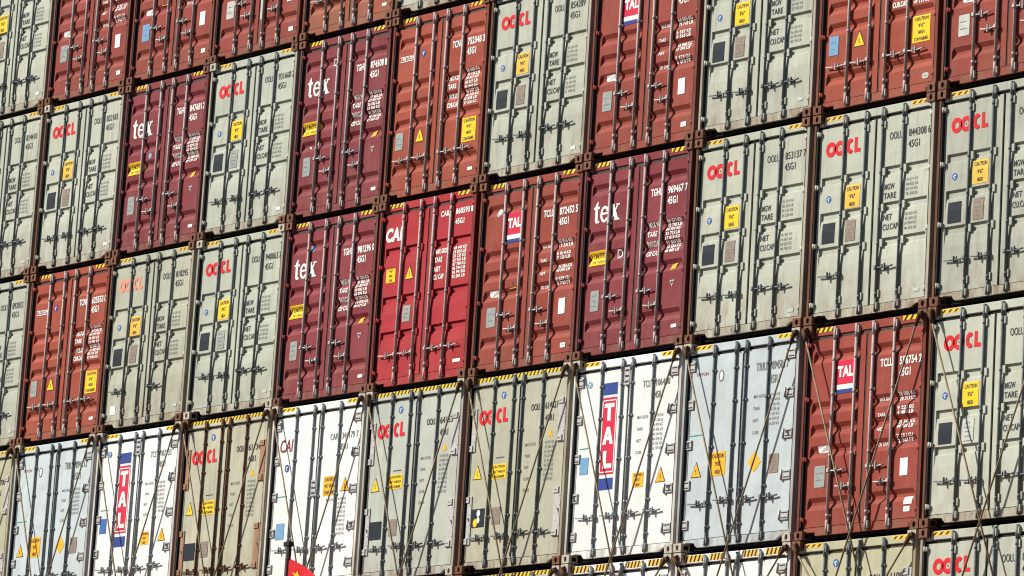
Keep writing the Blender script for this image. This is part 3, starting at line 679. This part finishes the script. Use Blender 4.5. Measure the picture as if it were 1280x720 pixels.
# ------------------------------------------------------------------ the stack
G = 'shipping containers stacked on the ship'
TOP = 'top row in the picture'
T = [
 # row 0 (only the lower part shows)
 (-1,0,'oocl', 'pale grey container cut off by the top left corner of the picture', {}),
 (0,0,'tal', 'dark red container, leftmost of three dark red ones along the top edge', dict(no='703519', chk='2', tint=(.92,.9,1.05), pl=M_PLATEG)),
 (1,0,'tal', 'dark red container with yellow triangle, middle of three at the top edge', dict(no='718812', chk='4', tri=1, tint=(.98,.9,.95), pl=M_SKY)),
 (2,0,'tal', 'dark red container with large pale sticker, rightmost of three at the top edge', dict(no='746120', chk='0', big_st=1, tint=(.98,.9,.98), pl=M_PLATEL)),
 (3,0,'tri', 'orange brown container showing only its bottom end at the top edge', dict(no='732116', chk='5', tint=(.95,1.35,1.3), dirt=.6, fade=1)),
 (4,0,'oocl', 'pale container of which only the sill shows at the top edge', dict(dirt=.5)),
 # row 1
 (-1,1,'oocl', 'rust stained pale grey container at the left edge, left of one with red letters', dict(no='814410', rust=.42, dirt=.55)),
 (0,1,'oocl', 'pale grey container with red letters, left of the leftmost maroon container', dict(no='832183', dirt=.45)),
 (1,1,'tex', 'maroon container with white three letter logo, leftmost of the maroon ones', dict(no='847681', chk='2', d='')),
 (2,1,'oocl', 'pale grey container with red letters, between two maroon containers', dict(no='931668', chk='2', pl=M_PLATEG, tint=(.99,1.01,1.02))),
 (3,1,'tex', 'maroon container with large white D above its three letter logo and chalk marks', dict(no='874508', chk='1', d='hi', scr=1, rust=.32)),
 (4,1,'tri', 'orange red container directly above the bright red one', dict(no='752348', chk='3', rust=.28)),
 (5,1,'oocl', 'pale grey container with red letters at its top, between orange red and brick red ones', dict(no='854289', dirt=.4)),
 (6,1,'tal', 'brick red container with red, white and blue logo panel cut by the top edge', dict(no='862904', chk='1')),
 (7,1,'oocl', 'pale grey container at the top edge, right of one with a logo panel', dict(no='841176', dirt=.45)),
 (8,1,'tri', 'orange red container at the top right with blue plate, yellow triangle and yellow caution sticker', dict(no='761027', chk='4', oval=1, blue=1)),
 (9,1,'tal', 'brick red container cut off by the top right corner', dict(no='874410', chk='7', pl=M_PLATEL)),
 # row 2
 (-1,2,'oocl', 'pale grey container cut off by the left edge, left of an orange red one', dict(no='892032')),
 (0,2,'tri', 'orange red container near the left edge, with pale containers on both sides', dict(no='625553', chk='0', dirt=.4)),
 (1,2,'oocl', 'pale grey container with faded orange letters and a small white sticker', dict(no='818295', gone=(1, 3), faded=1, ws=1, dirt=.5, tint=(1.02,1,.95))),
 (2,2,'oocl', 'pale grey container with red letters, left of the maroon one beside the bright red one', dict(no='940063', chk='7', pl=M_PLATEG, tint=(.98,1.01,1.0), cleanpost=1, palecast=1)),
 (3,2,'tex', 'maroon container directly left of the bright red one', dict(no='981296', chk='0', d='sky')),
 (4,2,'cai', 'bright red container, the only one of its colour, with white letters', dict(rust=.1, dirt=.18)),
 (5,2,'tal', 'brick red container with logo panel, directly right of the bright red one', dict(no='872452', chk='5', disc=1, tri=1)),
 (6,2,'tex', 'maroon container with round white D below its three letter logo', dict(no='969467', chk='7', d='lo', rust=.22)),
 (7,2,'oocl', 'pale grey container with red letters, right of the rightmost maroon one', dict(no='853137', chk='7', rust=.42, dirt=.5)),
 (8,2,'oocl', 'pale grey container with red letters, directly above the brick red one with lashing rods', dict(no='844308', chk='6', gone=(1, 3), rust=.36, dirt=.42)),
 (9,2,'oocl', 'pale grey container with red letters at the right edge, above another such one', dict(no='836650', chk='1', rust=.34, dirt=.42, tint=(.93,.93,.93))),
 # row 3
 (-1,3,'ooclr', 'beige container of which a sliver shows at the left edge behind lashing rods', dict(no='617001', tint=(1.05,1,.82))),
 (0,3,'triu', 'bluish white smooth container near the left edge behind lashing rods', dict(no='894112')),
 (1,3,'talv', 'white container with tall vertical logo panel, the left one of two', dict(no='107133', lb=M_BLUE)),
 (2,3,'ooclr', 'beige container with rusty orange hinge plates and red letters', dict(no='617345', rusty=1, full=1, rust=.42, dirt=.6, tint=(1.0,.96,.86))),
 (3,3,'caiw', 'white container with thin dark red letters above the flag', dict(rust=.05, dirt=.12)),
 (4,3,'ooclr', 'grey smooth container with red letters, directly right of the white one with dark red letters', dict(no='641538', full=1, tint=(1.0,1.03,1.08), rust=.1, cleanpost=1, palecast=1)),
 (5,3,'ooclr', 'beige grey container with red letters and a black sticker with white and yellow dots', dict(no='614027 0', full=1, dots=1, tint=(1.02,1.0,.9), rust=.15)),
 (6,3,'talv', 'white container with tall vertical logo panel, the right one of two', dict(no='106408', rust=.05, dirt=.12)),
 (7,3,'triu', 'bluish white smooth container with orange diamond, left of the brick red one', dict(no='894504 7', rust=.06, dirt=.14)),
 (8,3,'tal', 'brick red container behind crossed lashing rods, the only red one in the lashed row', dict(no='556754', chk='2', lab2=1)),
 (9,3,'oocl', 'pale grey container with red letters behind lashing rods at the right edge', dict(no='826617', lx=-.96, rust=.12, dirt=.22, pl=M_PLATEL)),
 # row 4 (only headers show; the leftmost are just below the picture)
 (5,4,'ooclr', 'beige container whose top edge just shows left of the striped white header', dict(no='612210', full=1)),
 (6,4,'talv', 'white container with striped header below the white one with the tall logo panel', dict(no='104471', big=1)),
 (7,4,'caiw', 'white container with striped header below the bluish white one', dict(big=1)),
 (8,4,'ooclr', 'cream container whose striped header shows below the brick red one', dict(no='611098', tint=(1.1,1.05,.85), full=0)),
 (9,4,'oocl', 'pale grey container whose striped header shows at the bottom right corner', dict(no='829045')),
 (-1,4,'ooclr', 'beige container under the leftmost beige sliver, just below the picture', dict(no='619044')),
 (0,4,'triu', 'bluish white container just below the picture, under the left bluish white one', dict(no='894777')),
 (1,4,'ooclr', 'grey container just below the picture, under the left one with the tall logo panel', dict(no='618212')),
 (2,4,'talv', 'white container just below the picture, under the one with rusty hinge plates', dict(no='109921')),
 (3,4,'ooclr', 'grey container just below the picture, behind the flag', dict(no='613377')),
 (4,4,'caiw', 'white container just below the picture, right of the flag', dict()),
]
for c, r, typ, lab, a in T: container(c, r, typ, lab, G, **a)

# ------------------------------------------------------------------ lashing rods
def lashing(c, r, side, tiers, label):
    e = bpy.data.objects.new('lashing_rod', None); COL.objects.link(e); e.empty_display_size = .2
    cx = (c+.5)*PW; zt = -r*PH+2.815; zb = -(r+tiers-1)*PH+.06
    p0 = Vector((cx+side*1.145, -.045, zt)); p1 = Vector((cx-side*1.145, -.11 if tiers > 1 else -.09, zb)); off = -.022 if side > 0 else 0
    p1.y += off; e.location = p1
    d = p0-p1; u = d.normalized(); q = (d*.22)
    mb = MB(); mb.tube(q, d-u*.05, .013, n=8); link('rod', mb.mesh('rod', 1), [M_LASH], e)
    mb = MB(); mb.tube((0,0,0), q, .022, n=8); mb.tube(q*.25, q*.8, .036, n=8)
    link('turnbuckle', mb.mesh('turnbuckle', 1), [M_LASHD], e)
    mb = MB(); mb.tube(d-u*.16, d+u*.01, .022, .034, 8); mb.box(d.x-.042, d.x+.042, d.y-.01, d.y+.043, d.z-.035, d.z+.04, 0, .01)
    link('hook_head', mb.mesh('hook_head', 1), [M_LASHD], e)
    e['label'] = label; e['category'] = 'lashing rod'; e['group'] = 'crossed lashing rods on the containers'
NM = {-1: 'the beige sliver at the left edge', 0: 'the left bluish white container', 1: 'the left tall logo panel', 2: 'the rusty hinge plates',
      3: 'the white container above the flag', 4: 'the grey container without dotted sticker', 5: 'the dotted black sticker', 6: 'the right tall logo panel',
      7: 'the right bluish white container', 8: 'the brick red container', 9: 'the pale grey container at right'}
for c in range(-1, 10):
    for s in (-1, 1):
        lashing(c, 3, s, 2, 'long lashing rod from top %s corner, crossing %s' % ('left' if s < 0 else 'right', NM[c]))
for c in range(5, 9):
    for s in (-1, 1):
        lashing(c, 4, s, 1, 'short lashing rod starting %s, below %s' % ('left' if s < 0 else 'right', NM[c]))

# ------------------------------------------------------------------ flag, deck, sea
fl = bpy.data.objects.new('flagpole', None); COL.objects.link(fl)
DECK = -4*PH-.03
FX, FY = 4.5*PW-.13, -2.0
fl.location = (FX, FY, DECK); fl['label'] = 'dark flagpole with a red flag and yellow stars at the bottom edge'; fl['category'] = 'flagpole'
htop = -3*PH+.31-DECK
mb = MB(); mb.tube((0,0,0), (0,0,htop-.05), .045, .03, 12); mb.tube((0,0,0), (0,0,.04), .12, .12, 12); link('pole', mb.mesh('pole', 1), [plain('pole_paint', (.07,.06,.055))], fl)
mb = MB(); mb.box(-.075, .075, -.04, .04, htop-.07, htop, 0, .008); mb.box(.03, .06, -.02, .02, htop-.26, htop-.0705, 0, .004); link('pulley_block', mb.mesh('pulley_block', 1), [M_BLACK], fl)
def flag_pt(u, v):    # u along the fly, v down the hoist
    x = .04+u*1.45; droop = .50*u+.22*u*u
    y = .10*math.sin(u*7+v*1.5)*u; z = htop-.24-v*(.85-.1*u)-droop
    return (x-.18*u*v, y, z)
mb = MB(); nu, nv = 22, 14
for i in range(nu+1):
    for j in range(nv+1): mb.v.append(flag_pt(i/nu, j/nv))
for i in range(nu):
    for j in range(nv): a = i*(nv+1)+j; mb.f.append((a, a+nv+1, a+nv+2, a+1)); mb.m.append(0); mb.sm.append(True)
me = mb.mesh('flag_cloth', 1)
cloth = link('flag_cloth', me, [plain('red_flag_cloth', (.60,.02,.03), rough=.8, var=.15, scale=5)], fl)
def star(cu, cv, rr, rot=0):
    mb = MB(); pts = []
    for k in range(10):
        t = math.radians(-90+36*k)+rot; q = rr if k % 2 == 0 else rr*.42
        p = flag_pt(cu+q*math.cos(t), cv+q*math.sin(t)*1.2); pts.append(p)
    c = flag_pt(cu, cv)
    for sgn in (-1, 1):
        for k in range(10):
            a, b = pts[k], pts[(k+1) % 10]
            mb.poly([(c[0],c[1]+sgn*.006,c[2]), (a[0],a[1]+sgn*.006,a[2]), (b[0],b[1]+sgn*.006,b[2])])
    link('star', mb.mesh('star', 1), [M_YEL], cloth)
star(.16, .24, .09); star(.40, .12, .04, .3); star(.47, .24, .04, .6); star(.47, .40, .04, 0); star(.40, .52, .04, .4)

def structure(name, mb, mat):
    o = link(name, fix(mb.mesh(name, 1)), [mat]); o['kind'] = 'structure'; return o
mb = MB(); mb.box(-16, 40, -6, 16, DECK-1.2, DECK); mb.box(-18, 42, -7, 17, -27, DECK-1.2003)
structure('ship_deck', mb, paint('deck_paint', (.16,.06,.045), 5, .5, .5))
m, nt, b = nodes('sea_water'); b.inputs['Base Color'].default_value = (.02,.05,.055,1); b.inputs['Roughness'].default_value = .12
v, _ = coords(nt, 1); bp = nt.nodes.new('ShaderNodeBump'); bp.inputs['Strength'].default_value = .5; bp.inputs['Distance'].default_value = .3
nt.links.new(noise(nt, v, .6, 6), bp.inputs['Height']); nt.links.new(bp.outputs[0], b.inputs['Normal'])
mb = MB(); mb.poly([(-3000,-3000,-25),(3000,-3000,-25),(3000,3000,-25),(-3000,3000,-25)]); structure('sea', mb, m)
